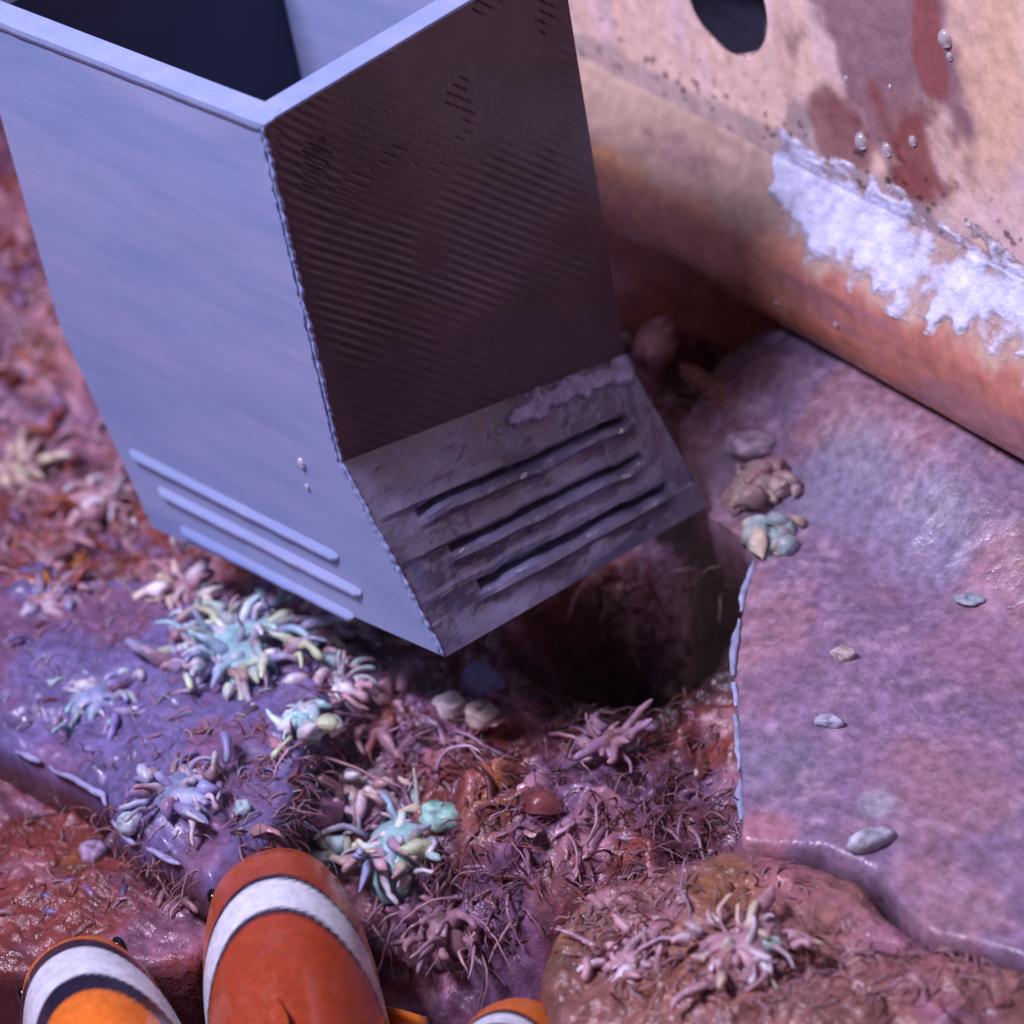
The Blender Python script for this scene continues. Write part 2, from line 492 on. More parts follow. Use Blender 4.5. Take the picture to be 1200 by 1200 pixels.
wall = thing('tank_wall', 'pinkish beige stained tank wall with a dark round hole and projecting ledge', 'wall', tuple(W0 + np.array([0, 0, -4.2])))
hu, hz = wall_uz(849, -6); HR = .78
us = np.arange(-11, 15, .05); zs = np.arange(.12, 9, .05)
U, Z = np.meshgrid(us, zs, indexing='ij')
d0 = np.hypot(U - hu, Z - hz)
sc = np.where((d0 > HR - .05) & (d0 < HR + .05), (HR + .012 * np.sin(7 * np.arctan2(Z - hz, U - hu))) / np.maximum(d0, 1e-6), 1)
U2 = hu + (U - hu) * sc; Z2 = hz + (Z - hz) * sc
q = np.c_[U2.ravel(), Z2.ravel(), np.zeros(U.size)]
D = (.03 * (fbm(q * 1.1, 4) - .5)).reshape(U.shape)
V = wp(U2, D, Z2).reshape(-1, 3)
F = gridfaces(len(us), len(zs))
keep = d0.ravel()[F].mean(1) > HR
F = F[keep]
n1 = fbm(q * np.array([2.4, .9, 1]) + 3, 4); n2 = fbm(q * 1.6 + 60, 5); n3 = fbm(q * 4 + 80, 3)
BEI = np.array([.92, .66, .54]); PKB = np.array([.90, .66, .66]); CRM = np.array([.86, .56, .38])
C = BEI + (PKB - BEI) * smooth(.4, .6, n1)[:, None]
C = C * (1 + .25 * (n3 - .5))[:, None]


def stain(C, px, py, ru, rz, c, k, wobble=1.1, nn=None, soft=(.6, 1.0)):
    u0, z0 = wall_uz(px, py)
    d = np.hypot((q[:, 0] - u0) / ru, (q[:, 1] - z0) / rz) + ((n2 if nn is None else nn) - .5) * wobble
    t = (k * (1 - smooth(soft[0], soft[1], d)))[:, None]
    return C * (1 - t) + np.asarray(c) * t


C = stain(C, 1140, 30, .9, 3.0, CRM, .6)
C = stain(C, 920, 60, .25, 1.2, CRM * .8, .5)
C = stain(C, 1040, 60, 1.5, 2.6, np.array([.30, .17, .21]), .92, 1.3)
C = stain(C, 990, 165, .8, .85, np.array([.30, .13, .13]), .85, 1.2)
C = stain(C, 1075, 175, .8, 1.1, np.array([.30, .095, .085]), .9, 1.3)
C = stain(C, 1088, 60, .32, 1.2, np.array([.34, .10, .09]), .8, 1.0)
C = stain(C, 1090, 275, .9, .45, np.array([.26, .19, .30]), .8, 1.2)
C = stain(C, 1010, 225, .5, .4, np.array([.27, .19, .29]), .6, 1.2)
C = stain(C, 935, 150, .35, .5, np.array([.30, .26, .27]), .7, 1.0)
C = stain(C, 1155, 330, .45, .4, np.array([.32, .25, .33]), .8, 1.0)
edge_z = .52 + .35 * (n2 - .5) + .12 * (n3 - .5)                      # ragged lower edge of the beige coat
t = ((1 - smooth(-.03, .03, q[:, 1] - edge_z)) * smooth(6.5, 4.5, q[:, 0]) * .75)[:, None]
C = C * (1 - t) + np.array([.50, .40, .40]) * t
speck = smooth(.70, .74, fbm(q * 9 + 5, 2)) * smooth(1.6, .5, q[:, 1]); C = C * (1 - .8 * speck[:, None])
obj('panel', V, F, M['wall'], wall, C)
# sleeve of the hole
th = np.linspace(0, 2 * math.pi, 49)[:-1]; ds_ = np.array([.01, -.1, -.5, -1.4, -2.4])
TT, DD = np.meshgrid(th, ds_, indexing='ij')
V = wp(hu + (HR + .01) * np.cos(TT), DD, hz + (HR + .01) * np.sin(TT)).reshape(-1, 3)
Fh = gridfaces(48, 5, loop=True).tolist() + [tuple(int(k * 5 + 4) for k in range(48))]
Cc = np.tile([.03, .028, .05], (len(V), 1))
obj('hole_sleeve', V, Fh, M['wall'], wall, Cc)
# the wall's thickness behind the panel
Vb = wp(np.array([-11, 14.9, 14.9, -11] * 2), np.array([-.06] * 4 + [-2.6] * 4), np.array([-4.2, -4.2, 8.9, 8.9] * 2))
obj('core', Vb, [(4, 5, 6, 7), (0, 1, 5, 4), (1, 2, 6, 5), (2, 3, 7, 6), (3, 0, 4, 7)], M['wall'], wall, np.tile([.5, .33, .28], (8, 1)), sm=False)
# ledge
prof = np.array([(-.02, .16), (.03, .10), (.10, -.02), (.36, -.28), (.60, -.50), (.71, -.62), (.77, -.78), (.79, -1.0), (.79, -1.3), (.77, -1.55), (.70, -1.76),
                 (.56, -1.88), (.35, -1.96), (.12, -2.1), (.0, -2.4), (0, -4.2)])
s = np.r_[0, np.cumsum(np.linalg.norm(np.diff(prof, axis=0), axis=1))]
sv = np.linspace(0, s[-1], 110); pd = np.interp(sv, s, prof[:, 0]); pz = np.interp(sv, s, prof[:, 1])
us2 = np.arange(-11, 15, .06)
U, K = np.meshgrid(us2, np.arange(110), indexing='ij')
q = np.c_[U.ravel(), sv[K].ravel(), np.zeros(U.size)]
nn = (fbm(q * np.array([.7, 1.5, 1]) + 4, 5) - .5)
V = wp(U, (pd[K].ravel() + .10 * nn).reshape(U.shape), (pz[K].ravel() + .06 * nn).reshape(U.shape)).reshape(-1, 3)
zz = pz[K].ravel(); n1 = fbm(q * np.array([.8, 2.2, 1]) + 14, 4); n2 = fbm(q * 3 + 5, 4)
LO = np.array([.80, .41, .25]); LR = np.array([.52, .21, .17]); GG = np.array([.50, .38, .32])
C = LO + (LR - LO) * smooth(1.5, 4.5, q[:, 0] + 2 * (n1 - .5))[:, None]
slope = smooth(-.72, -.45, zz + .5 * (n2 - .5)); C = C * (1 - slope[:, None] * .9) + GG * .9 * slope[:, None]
low = (smooth(-1.1, -1.75, zz + .4 * (n1 - .5)))[:, None]; C = C * (1 - .75 * low) + np.array([.27, .085, .02]) * .75 * low  # shade under the ledge painted in as dark orange brown
pu = smooth(.58, .68, n1)[:, None] * .5; C = C * (1 - pu) + np.array([.30, .16, .22]) * pu
C = C * (1 + .5 * (n2 - .5))[:, None]
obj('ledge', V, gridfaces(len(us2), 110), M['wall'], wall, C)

# salt crust along the ledge
u0 = wall_uz(893, 200, .15)[0]; u1 = wall_uz(1290, 470, .3)[0]
us3 = np.arange(u0 - .3, u1, .018); vs3 = np.arange(0, 1, .015)
U, K = np.meshgrid(us3, vs3, indexing='ij')
tl = K * 1.55 - .42                                     # length along the surface, 0 where the ledge starts
wl = np.c_[U.ravel(), np.clip(tl, 0, None).ravel(), np.zeros(U.size)]
nl = ((fbm(wl * np.array([.7, 1.5, 1]) + 4, 5) - .5).reshape(U.shape)) * (tl >= 0)
dd = np.where(tl >= 0, np.interp(tl, s, prof[:, 0]) + .10 * nl, -.005); zz = np.where(tl >= 0, np.interp(tl, s, prof[:, 1]) + .06 * nl, .16 - tl)
q = np.c_[U.ravel(), K.ravel() * 1.2, np.zeros(U.size)]
n1 = fbm(q * 1.6 + 2, 4); n2 = fbm(q * 5 + 9, 4); n3 = ridged(q * np.array([2, 7, 1]), 3)
mid = .48 + .06 * np.sin(q[:, 0] * 1.4) - .14 * smooth(u0 + 1.0, u0, q[:, 0])
width = .36 - .08 * smooth(u0 + 2, u0 + .5, q[:, 0])
mask = 1 - np.abs(K.ravel() - mid) / width + (n1 - .5) * 1.6 + (n2 - .5) * 1.7 + (n3 - .5) * .6 + .18
mask = mask - 2.2 * smooth(u0 + .35, u0 - .25, q[:, 0])
hgt = -.012 + .04 * smooth(.0, .6, mask) + (.06 * (n2 - .5) + .04 * (n3 - .4)) * smooth(.05, .5, mask)
V = wp(U, dd + hgt.reshape(U.shape) * .75 + .01, zz + hgt.reshape(U.shape) * .65 + .01).reshape(-1, 3)
F = gridfaces(len(us3), len(vs3)); F = F[mask[F].mean(1) > .02]
used = np.unique(F); rm = -np.ones(len(V), int); rm[used] = np.arange(len(used)); V = V[used]; F = rm[F]
C = (np.array([.66, .70, .95]) * (.65 + .7 * n2[:, None]))[used]
mk = smooth(.02, .55, mask[used] + .5 * (n2[used] - .5))[:, None]; C = np.array([.46, .34, .34]) * (1 - mk) + C * mk
salt = obj('salt_crust', V, F, M['salt'], None, C)
tag(salt, 'white crumbly salt crust running along the top of the wall ledge', 'salt crust')

# ------------------------------------------------------------------ the printed tube
a, b, h = 5.19, 4.445, 4.358; T_ = .31
OUT = {'T': dict(F=(0, 0, h), L=(-a, 0, h), R=(0, b, h), K=(-a, b, h)),
       'W': dict(F=(0, 0, 0), L=(-a - .1, 0, -.05), R=(0, b, -1.15), K=(-a, b, -1.0)),
       'B': dict(F=(1.117, 0, -2.334), L=(-4.47, 0, -2.86), R=(1.36, b - .25, -2.74), K=(-4.3, b, -3.0))}
OFF = dict(F=(-T_, T_, 0), L=(T_, T_, 0), R=(-T_, -T_, 0), K=(T_, -T_, 0))
OUT = {k: {c: np.array(p, float) for c, p in v.items()} for k, v in OUT.items()}
INN = {k: {c: p + np.array(OFF[c]) for c, p in v.items()} for k, v in OUT.items()}
tube_t = thing('printed_tube', 'pale blue grey 3D printed square tube with slotted slanted foot standing in the water', 'tube', (-2, 2.2, -2.9))


def bil(P00, P10, P11, P01, u, v):
    u = u[..., None]; v = v[..., None]
    return P00 * (1 - u) * (1 - v) + P10 * u * (1 - v) + P11 * u * v + P01 * (1 - u) * v


def shell(c0, c1, l0, l1, us, vs, holes=(), disp=None):
    us = np.asarray(us); vs = np.asarray(vs); nu, nv = len(us), len(vs)
    U, Vv = np.meshgrid(us, vs, indexing='ij')
    O = bil(OUT[l0][c0], OUT[l0][c1], OUT[l1][c1], OUT[l1][c0], U, Vv)
    I = bil(INN[l0][c0], INN[l0][c1], INN[l1][c1], INN[l1][c0], U, Vv)
    if disp is not None: O, I = disp(O, I, U, Vv)
    n = nu * nv; V = np.r_[O.reshape(-1, 3), I.reshape(-1, 3)]; F = []
    um = (us[:-1] + us[1:]) / 2; vm = (vs[:-1] + vs[1:]) / 2
    ok = np.ones((nu - 1, nv - 1), bool)
    for (x0, x1, y0, y1) in holes:
        ok &= ~(((um > x0) & (um < x1))[:, None] & ((vm > y0) & (vm < y1))[None, :])
    idx = lambda i, j: i * nv + j
    for i in range(nu - 1):
        for j in range(nv - 1):
            if not ok[i, j]: continue
            A_, B_, C_, D_ = idx(i, j), idx(i + 1, j), idx(i + 1, j + 1), idx(i, j + 1)
            F.append((A_, D_, C_, B_)); F.append((n + A_, n + B_, n + C_, n + D_))
            for (di, dj, e0, e1) in ((0, -1, A_, B_), (1, 0, B_, C_), (0, 1, C_, D_), (-1, 0, D_, A_)):
                ii, jj = i + di, j + dj
                if not (0 <= ii < nu - 1 and 0 <= jj < nv - 1) or not ok[ii, jj]:
                    F.append((e0, e1, n + e1, n + e0))
    return V, F


def flat_part(name, c0, c1, l0, l1, us, vs, mat, holes=(), disp=None):
    V, F = shell(c0, c1, l0, l1, us, vs, holes, disp)
    o = obj(name, V, F, mat, tube_t, sm=False)
    return o


lin1 = np.linspace(0, 1, 30)


def disp_left(O, I, U, V_):
    p = O.reshape(-1, 3)
    O = O.copy(); O[..., 1] += (.035 * (fbm(p * .6 + 3, 3) - .5)).reshape(U.shape) * np.minimum(1, np.minimum(U, 1 - U) * 12) * np.minimum(1, np.minimum(V_, 1 - V_) * 8)
    return O, I


def disp_dark(O, I, U, V_):
    p = O.reshape(-1, 3); O = O.copy()
    ph = (p[:, 1] * .68 + p[:, 2] * .73) / .105 + .9 * (vnoise(p * .7 + 4) - .5)
    m1 = smooth(.38, .62, fbm(p * np.array([1, .55, .55]) + 21, 3))
    gap = smooth(.56, .66, fbm(np.c_[p[:, 0], p[:, 1] * 1.9 - p[:, 2] * 0.0, p[:, 2] * 1.9] + 51, 3)) * smooth(.45, .1, V_.ravel())
    edge = (np.minimum(1, np.minimum(U, 1 - U) * 14)).ravel()
    rd = np.sin(2 * math.pi * ph) * .0065 * (.1 + 1.0 * m1) * (.4 + 1.2 * vnoise(p * 4)) * (.25 + .75 * smooth(1.0, .45, V_.ravel())) - .018 * gap * smooth(.2, .8, np.sin(2 * math.pi * ph))
    O[..., 0] += (rd * edge).reshape(U.shape)
    return O, I


lp = flat_part('side_panel', 'F', 'L', 'T', 'W', lin1, lin1, M['plastic'], disp=disp_left); lp['label'] = 'lit pale blue face of the tube'
lp.data.polygons.foreach_set('use_smooth', [False] * len(lp.data.polygons))
dp = flat_part('side_panel', 'R', 'F', 'T', 'W', np.linspace(0, 1, 230), np.linspace(0, 1, 260), M['plastic_shade'], disp=disp_dark)
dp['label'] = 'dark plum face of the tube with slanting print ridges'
flat_part('side_panel', 'L', 'K', 'T', 'W', lin1, lin1, M['plastic_in_shade'])
flat_part('side_panel', 'K', 'R', 'T', 'W', lin1, lin1, M['plastic'])
# slanted foot
ft = flat_part('foot_panel', 'F', 'L', 'W', 'B', lin1, lin1, M['plastic'])
slots = [(.13, .90, .315, .365), (.17, .88, .540, .590), (.20, .91, .755, .815)]      # measured from the front corner
slots = [(1 - s1, 1 - s0, v0, v1) for s0, s1, v0, v1 in slots]
uu = sorted(set(np.round(np.r_[np.linspace(0, 1, 61), [s_[0] for s_ in slots], [s_[1] for s_ in slots]], 4)))
vv = sorted(set(np.round(np.r_[np.linspace(0, 1, 41), [s_[2] for s_ in slots], [s_[3] for s_ in slots]], 4)))


def disp_foot(O, I, U, V_):
    O = O.copy(); p = O.reshape(-1, 3)
    g = .06 * (fbm(p * 3.1 + 7, 4) - .5) + .10 * (fbm(p * 1.0 + 2, 3) - .5)
    e = (np.minimum(1, np.minimum(np.minimum(U, 1 - U), np.minimum(V_, 1 - V_)) * 12)).ravel()
    lip = 0
    for (x0, x1, y0, y1) in slots:                                      # rolled lip above and below every slot
        lip = lip + .075 * np.exp(-((V_.ravel() - y1 - .025) / .022) ** 2) * smooth(x0 - .03, x0 + .05, U.ravel()) * smooth(x1 + .03, x1 - .05, U.ravel()) * (.2 + 1.6 * vnoise(p * 3.5))
        lip = lip + .02 * np.exp(-((V_.ravel() - y0 + .02) / .02) ** 2) * smooth(x0 - .03, x0 + .05, U.ravel())
    O[..., 0] += ((g + lip) * e).reshape(U.shape); O[..., 2] += ((g + lip) * .5 * e).reshape(U.shape)
    wob = (.13 * (fbm(p * np.array([2, 2, 2]) + 70, 3) - .5)).reshape(U.shape)
    O[..., 2] += wob * (V_ > .3) * (V_ < .85); 
    return O, I


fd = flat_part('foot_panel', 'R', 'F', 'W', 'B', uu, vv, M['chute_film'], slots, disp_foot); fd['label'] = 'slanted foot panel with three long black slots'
flat_part('foot_panel', 'L', 'K', 'W', 'B', lin1, lin1, M['plastic_in_shade'])
flat_part('foot_panel', 'K', 'R', 'W', 'B', lin1, lin1, M['plastic_in_shade'])


# raised rim strips on the top edge
def bar(name, p0, p1, prof, mat, parent, nseg=30, wob=.0, out=np.array([0, -1.0, 0]), up=np.array([0, 0, 1.0])):
    t = np.linspace(0, 1, nseg)[:, None]; P = p0 * (1 - t) + p1 * t
    V = []
    for k, p in enumerate(P):
        j = (fbm(np.array([p * 4.0]), 2)[0] - .5) * wob
        tp = min(1, min(k, nseg - 1 - k) / 1.5 + .35)
        for (o_, u_) in prof: V.append(p + out * (o_ * tp + (j if o_ > 0 else 0)) + up * u_ * (tp if nseg > 8 else 1))
    n = len(prof); F = []
    for k in range(nseg - 1):
        for q_ in range(n):
            F.append((k * n + q_, k * n + (q_ + 1) % n, (k + 1) * n + (q_ + 1) % n, (k + 1) * n + q_))
    F.append(tuple(range(n))); F.append(tuple((nseg - 1) * n + q_ for q_ in range(n - 1, -1, -1)))
    return obj(name, np.array(V), F, mat, parent, sm=False)


rp = [(.02, -.10), (.035, -.05), (.03, .015), (-T_, .02), (-T_ - .01, -.04)]
bar('rim_strip', np.array([-a, 0, h]), np.array([.03, 0, h]), rp, M['plastic_rim'], tube_t, 60, .012)
bar('rim_strip', np.array([0, -.02, h]), np.array([0, b, h]), [(.005, -.03), (.015, .01), (-T_, .023), (-T_ - .01, -.04)], M['plastic_rim'], tube_t, 60, .01, np.array([1.0, 0, 0]))

# louvres on the lit side of the foot
for (p, q_) in (((152, 528), (397, 652)), ((186, 572), (424, 694)), ((212, 618), (415, 722))):
    p0 = ony(*p, -.0); p1 = ony(*q_, -.0)
    bar('louvre', p0, p1, [(-.02, .09), (.055, -.035), (.055, -.075), (-.02, -.09)], M['plastic'], tube_t, 40, .02)

# beaded seam along the front corner
for (dx, dy, r0, sd) in ((-.075, -.006, .017, 1.), (-.005, -.003, .022, 9.)):
    key = [OUT['T']['F'], OUT['W']['F'], OUT['B']['F']]
    pts = np.concatenate([key[0] + (key[1] - key[0]) * np.linspace(.01, 1, 150)[:, None], (key[1] + (key[2] - key[1]) * np.linspace(0, .985, 90)[:, None])[1:]])
    pts = pts + np.array([dx, dy, 0]) + .018 * (np.c_[vnoise(pts * 9 + sd), vnoise(pts * 9 + sd + 40), vnoise(pts * 9 + sd + 80)] - .5)
    rr = r0 * (.3 + 1.4 * vnoise(pts * 23 + sd))
    V, F = tube(pts, rr, 6)
    obj('corner_bead', V, F, M['plastic_rim'], tube_t)

# pale deposit on the slanted foot
FOOTQ = [OUT['W']['R'], OUT['W']['F'], OUT['B']['F'], OUT['B']['R']]


def onfoot(u, v):
    nrm = np.cross(FOOTQ[1] - FOOTQ[0], FOOTQ[2] - FOOTQ[1]); r = ray(u, v)
    c = sum(FOOTQ) / 4; t = ((c - CAM) @ nrm) / (r @ nrm); return CAM + r * t + np.array([.02, 0, .02])


pa, pb, pc = onfoot(578, 512), onfoot(762, 432), onfoot(592, 486)
ex = (pb - pa); ey = (pc - pa) * 1.9; nf = np.cross(FOOTQ[1] - FOOTQ[0], FOOTQ[2] - FOOTQ[1]); nf /= np.linalg.norm(nf)
if nf @ (CAM - pa) < 0: nf = -nf
U, K = np.meshgrid(np.linspace(0, 1, 150), np.linspace(-.35, 1.1, 46), indexing='ij')
P_ = pa + U[..., None] * ex + K[..., None] * ey; pq = P_.reshape(-1, 3)
miss = []
foot_tree = BVHTree.FromPolygons([Vector(v.co) / S + Vector(ORG[tube_t.name]) for v in fd.data.vertices], [tuple(p.vertices) for p in fd.data.polygons])
for i_ in range(len(pq)):
    l_, n_, k_, d_ = foot_tree.ray_cast(Vector(pq[i_] + nf * .8), Vector(-nf), 1.6)
    if l_ is not None: pq[i_] = l_
    else: miss.append(i_)
n1 = fbm(pq * 2.2 + 5, 4); n2 = fbm(pq * 7 + 15, 3)
mask = 1 - np.abs(K.ravel() - .38) / (.38 + .12 * U.ravel()) + (n1 - .5) * 1.6 + (n2 - .5) * 1.6 + .25 - 1.2 * smooth(.88, 1, U.ravel()) - 1.2 * smooth(.12, 0, U.ravel())
mask[miss] = -1
V = pq + nf * (-.01 + .05 * smooth(0, .6, mask) + .07 * (n2 - .4) * smooth(.1, .6, mask))[:, None]
F = gridfaces(150, 46); F = F[mask[F].mean(1) > .02]
used = np.unique(F); rm = -np.ones(len(V), int); rm[used] = np.arange(len(used)); mk = smooth(.02, .6, mask[used] + .4 * (n2[used] - .5))[:, None]
C = np.array([.12, .11, .19]) * (1 - mk) + np.array([.40, .38, .62]) * mk * (.6 + .8 * n2[used][:, None])
dep = obj('mineral_deposit', V[used], rm[F], M['salt'], None, C)
tag(dep, 'pale crusty streak on the upper right of the slanted foot above its slots', 'deposit')

# ------------------------------------------------------------------ where a line of sight meets the reef
bv = np.concatenate(BVH_V); bf = np.concatenate(BVH_F)
TREE = BVHTree.FromPolygons([Vector(v) for v in bv.tolist()], bf.tolist())


def hit(u, v):
    r = ray(u, v)
    l, n, i, d = TREE.ray_cast(Vector(CAM), Vector(r).normalized())
    if l is None: return onz(u, v, -4), np.array([0, 0, 1.])
    n = np.array(n); n = n if n[2] > 0 else -n
    return np.array(l), n


def ground(x, y):
    l, n, i, d = TREE.ray_cast(Vector((x, y, 5)), Vector((0, 0, -1)))
    return -4.0 if l is None else l[2]


# ------------------------------------------------------------------ soft corals: each tentacle a part
def coral(label, px, py, rx, nt, length, rad, cols, droop=.4, seed=0, cat='coral', lean=(0, 0), rise=.25, fan=(0, 360), zp=None):
    rs = random.Random(seed)
    p, n = hit(px, py)
    if zp is not None: p = onz(px, py, zp)
    p = p + np.array([0, 0, -.02])
    t = thing('soft_coral', label, cat, tuple(p))
    th = np.linspace(0, 2 * math.pi, 17)[:-1]; Vb = [p + np.array([0, 0, rise + .05])]
    for (k, zz) in ((.35, rise + .03), (.7, rise * .6), (1.0, -.05), (1.05, -.4)):
        for x in th: Vb.append(p + np.array([math.cos(x), math.sin(x), 0]) * rx * .55 * k * (1 + .2 * math.sin(3 * x + seed)) + np.array([0, 0, zz]))
    Fb = [(0, 1 + i, 1 + (i + 1) % 16) for i in range(16)]
    for k in range(3): Fb += [(1 + k * 16 + i, 1 + (k + 1) * 16 + i, 1 + (k + 1) * 16 + (i + 1) % 16, 1 + k * 16 + (i + 1) % 16) for i in range(16)]
    Vb = np.array(Vb); Vb += .12 * (np.c_[vnoise(Vb * 3), vnoise(Vb * 3 + 9), vnoise(Vb * 3 + 19)] - .5)
    Vb[:, 2] = np.maximum(Vb[:, 2], p[2] - .35)
    obj('base', Vb, Fb, M['coral'], t, np.tile(cols[0] * .7, (len(Vb), 1)) * (.6 + .8 * vnoise(Vb * 4))[:, None])
    for k in range(nt):
        an = math.radians(fan[0] + (fan[1] - fan[0]) * (k + rs.uniform(-.6, .6)) / nt); L_ = length * rs.choice((.35, .5, .7, .9, 1.1, 1.3)) * rs.uniform(.8, 1.1); r0 = rad * rs.choice((.45, .6, .8, 1.0, 1.35))
        el = rs.uniform(-.1, 1.3); st = p + np.array([math.cos(an), math.sin(an), 0]) * rx * rs.uniform(.05, .75) + np.array([rs.uniform(-.1, .1), rs.uniform(-.1, .1), rise * .6])
        an += rs.uniform(-.7, .7)
        d = np.array([math.cos(an) * math.cos(el) + lean[0], math.sin(an) * math.cos(el) + lean[1], math.sin(el)]); path = [st]; bend = rs.uniform(-1.4, 1.4)
        for q_ in range(9):
            d = d + np.array([-d[1], d[0], 0]) * bend / 9 + np.array([rs.gauss(0, .12), rs.gauss(0, .12), -droop * (1 + el) / 9 * 2]); d /= np.linalg.norm(d)
            path.append(path[-1] + d * L_ / 9)
        f = np.linspace(0, 1, 10); rr = r0 * (.9 + .35 * np.sin(f * rs.uniform(2, 5) + rs.uniform(0, 3))) * np.where(f > .93, .7, 1)
        path = np.array(path); e = path[-1] + d * r0 * .5; path = np.r_[path, [e]]; rr = np.r_[rr, r0 * .22]
        V, F = tube(path, rr, 8)
        V = V + .9 * r0 * (np.c_[vnoise(V * 7 + seed), vnoise(V * 7 + 30 + seed), vnoise(V * 7 + 60 + seed)] - .5)
        c0 = cols[rs.randrange(len(cols))]; c1 = cols[rs.randrange(len(cols))]
        ff = np.repeat(np.r_[f, 1], 8)[:, None]
        dull = rs.choice((0, .2, .5)); tc = (c0 * (1 - ff) + c1 * ff) * rs.uniform(.7, 1.1)
        obj('tentacle', V, F, M['coral'], t, tc * (1 - dull * (1 - ff)) + PBR * .7 * dull * (1 - ff))
    return t


CY = np.array([.46, .80, .82]); GR = np.array([.66, .80, .50]); CRE = np.array([.78, .68, .50]); WH = np.array([.80, .80, .88]); PK = np.array([.58, .34, .40]); LBL = np.array([.36, .42, .68])
coral('large pale blue green star shaped soft coral below the lit tube face', 280, 758, 1.25, 110, .55, .06, [CY, GR, WH, LBL, LBL, PBR], .35, 3, rise=.15)
coral('broad pale blue and green soft coral beside the middle clownfish', 470, 992, .92, 84, .5, .07, [CY, LBL, GR, CRE, WH, PK], .3, 5, rise=.2)
coral('pink and pale blue soft coral at the bottom left corner of the tube', 128, 590, .45, 26, .42, .075, [PK, PBR, WH, PK], .3, 8)
coral('cream and pink soft coral cut by the left picture edge', 25, 560, .55, 30, .45, .08, [CRE, PK, PK * .8, CRE], .3, 9)
coral('small white green soft coral between the two large ones', 358, 858, .32, 22, .26, .07, [CY, WH, GR], .3, 12)
coral('small pinkish white soft coral just left of the tube front tip', 385, 745, .36, 20, .30, .06, [WH, PK, CRE], .3, 14)
coral('dark red and pink soft coral cluster between the plate and front tip', 450, 850, .6, 34, .45, .07, [RED * 1.4, PBR, PBR * .8, PK], .3, 15)
coral('pink soft coral cluster on the lower right boulder beside its green polyp', 870, 1110, .75, 46, .30, .05, [PK, PK * .8, CRE, PBR, WH], .3, 16, rise=.1)
coral('pinkish white soft coral on the boulder just right of the third clownfish', 745, 1130, .50, 30, .32, .055, [PK, WH, PBR, PK], .3, 17, rise=.1)
coral('purple frilled soft coral standing in front of the dark hollow', 712, 885, .36, 24, .42, .06, [PBR, np.array([.36, .22, .36]), PK * .8], .1, 18, rise=.3)
coral('pale pinkish soft coral strip on the plate at the left picture edge', 55, 705, .6, 34, .36, .05, [PK, WH * .8, PBR, LBL * .8], .4, 51, rise=.08)
coral('white and rose soft coral right of the large star shaped one', 395, 800, .5, 34, .34, .06, [WH, PK, CY, PBR], .4, 52, rise=.12)
coral('mauve and cream soft coral just above the coral beside the middle clownfish', 410, 925, .55, 34, .36, .06, [PK, CRE, PBR, WH], .4, 53, rise=.12)
coral('faint lilac soft coral lying on the blue purple plate near the left picture edge', 110, 815, .8, 44, .42, .05, [LBL, LB * 1.6, WH * .8, CY * .8], .4, 31, rise=.08)
coral('lilac and white fingered soft coral on the blue purple plate above its pale edge', 215, 925, .7, 40, .36, .05, [LBL, LB * 1.6, WH * .8, PBR], .4, 32, rise=.08)
coral('cream and mauve soft coral under the left end of the tube foot', 215, 690, .5, 26, .36, .06, [PK, CRE, WH, PBR], .4, 33, rise=.1)
coral('mauve fingered soft coral in the shade between middle and rightmost clownfish', 520, 1085, .6, 30, .45, .06, [PBR, PK * .7, np.array([.30, .16, .24])], .3, 34, rise=.15)
coral('pale cream polyp clump where the tube foot meets the lilac plate', 900, 572, .46, 24, .22, .14, [np.array([.50, .40, .38]), CRE * .8, PK * .7], .5, 35, zp=-2.75, rise=.15)
coral('pale green polyp clump hanging over the edge of the lilac plate', 905, 630, .40, 20, .24, .12, [np.array([.38, .48, .46]), CY * .7, CRE * .7], .8, 36, zp=-2.8, rise=.1)


# rounded polyps
def polyp(label, px, py, rad, colr, seed, squash=(1, 1, .7), rot=0, dimple=.35, cat='polyp', lift=.3, name='button_polyp', zp=None):
    p, n = hit(px, py)
    if zp is not None: p = onz(px, py, zp)
    nu, nv = 26, 16
    Vs = []
    for i in range(nu):
        for j in range(nv):
            t = math.pi * j / (nv - 1); f = 2 * math.pi * i / nu
            d = np.array([math.sin(t) * math.cos(f), math.sin(t) * math.sin(f), math.cos(t)]); r = 1.0
            r -= dimple * math.exp(-(t / .45) ** 2)
            Vs.append(d * r)
    Vs = np.array(Vs); Vs *= (1 + .75 * (fbm(Vs * 1.6 + seed * 3.1, 4) - .5))[:, None]
    mot = smooth(.5, .62, fbm(Vs * 2.2 + seed * 5, 3))
    tone = (1 - .4 * mot) * (1 - .45 * np.exp(-(np.tile(np.linspace(0, math.pi, nv), nu) / .4) ** 2)) * (.75 + .5 * vnoise(Vs * 2.5 + seed))
    Vs = Vs * np.array(squash) * rad
    c, s_ = math.cos(rot), math.sin(rot)
    Vs = Vs @ np.array([[c, s_, 0], [-s_, c, 0], [0, 0, 1]])
    o = obj(name, Vs + p + np.array([0, 0, rad * lift]), gridfaces(nu, nv, loop=True), M['coral'], None, tone[:, None] * colr)
    return tag(o, label, cat)


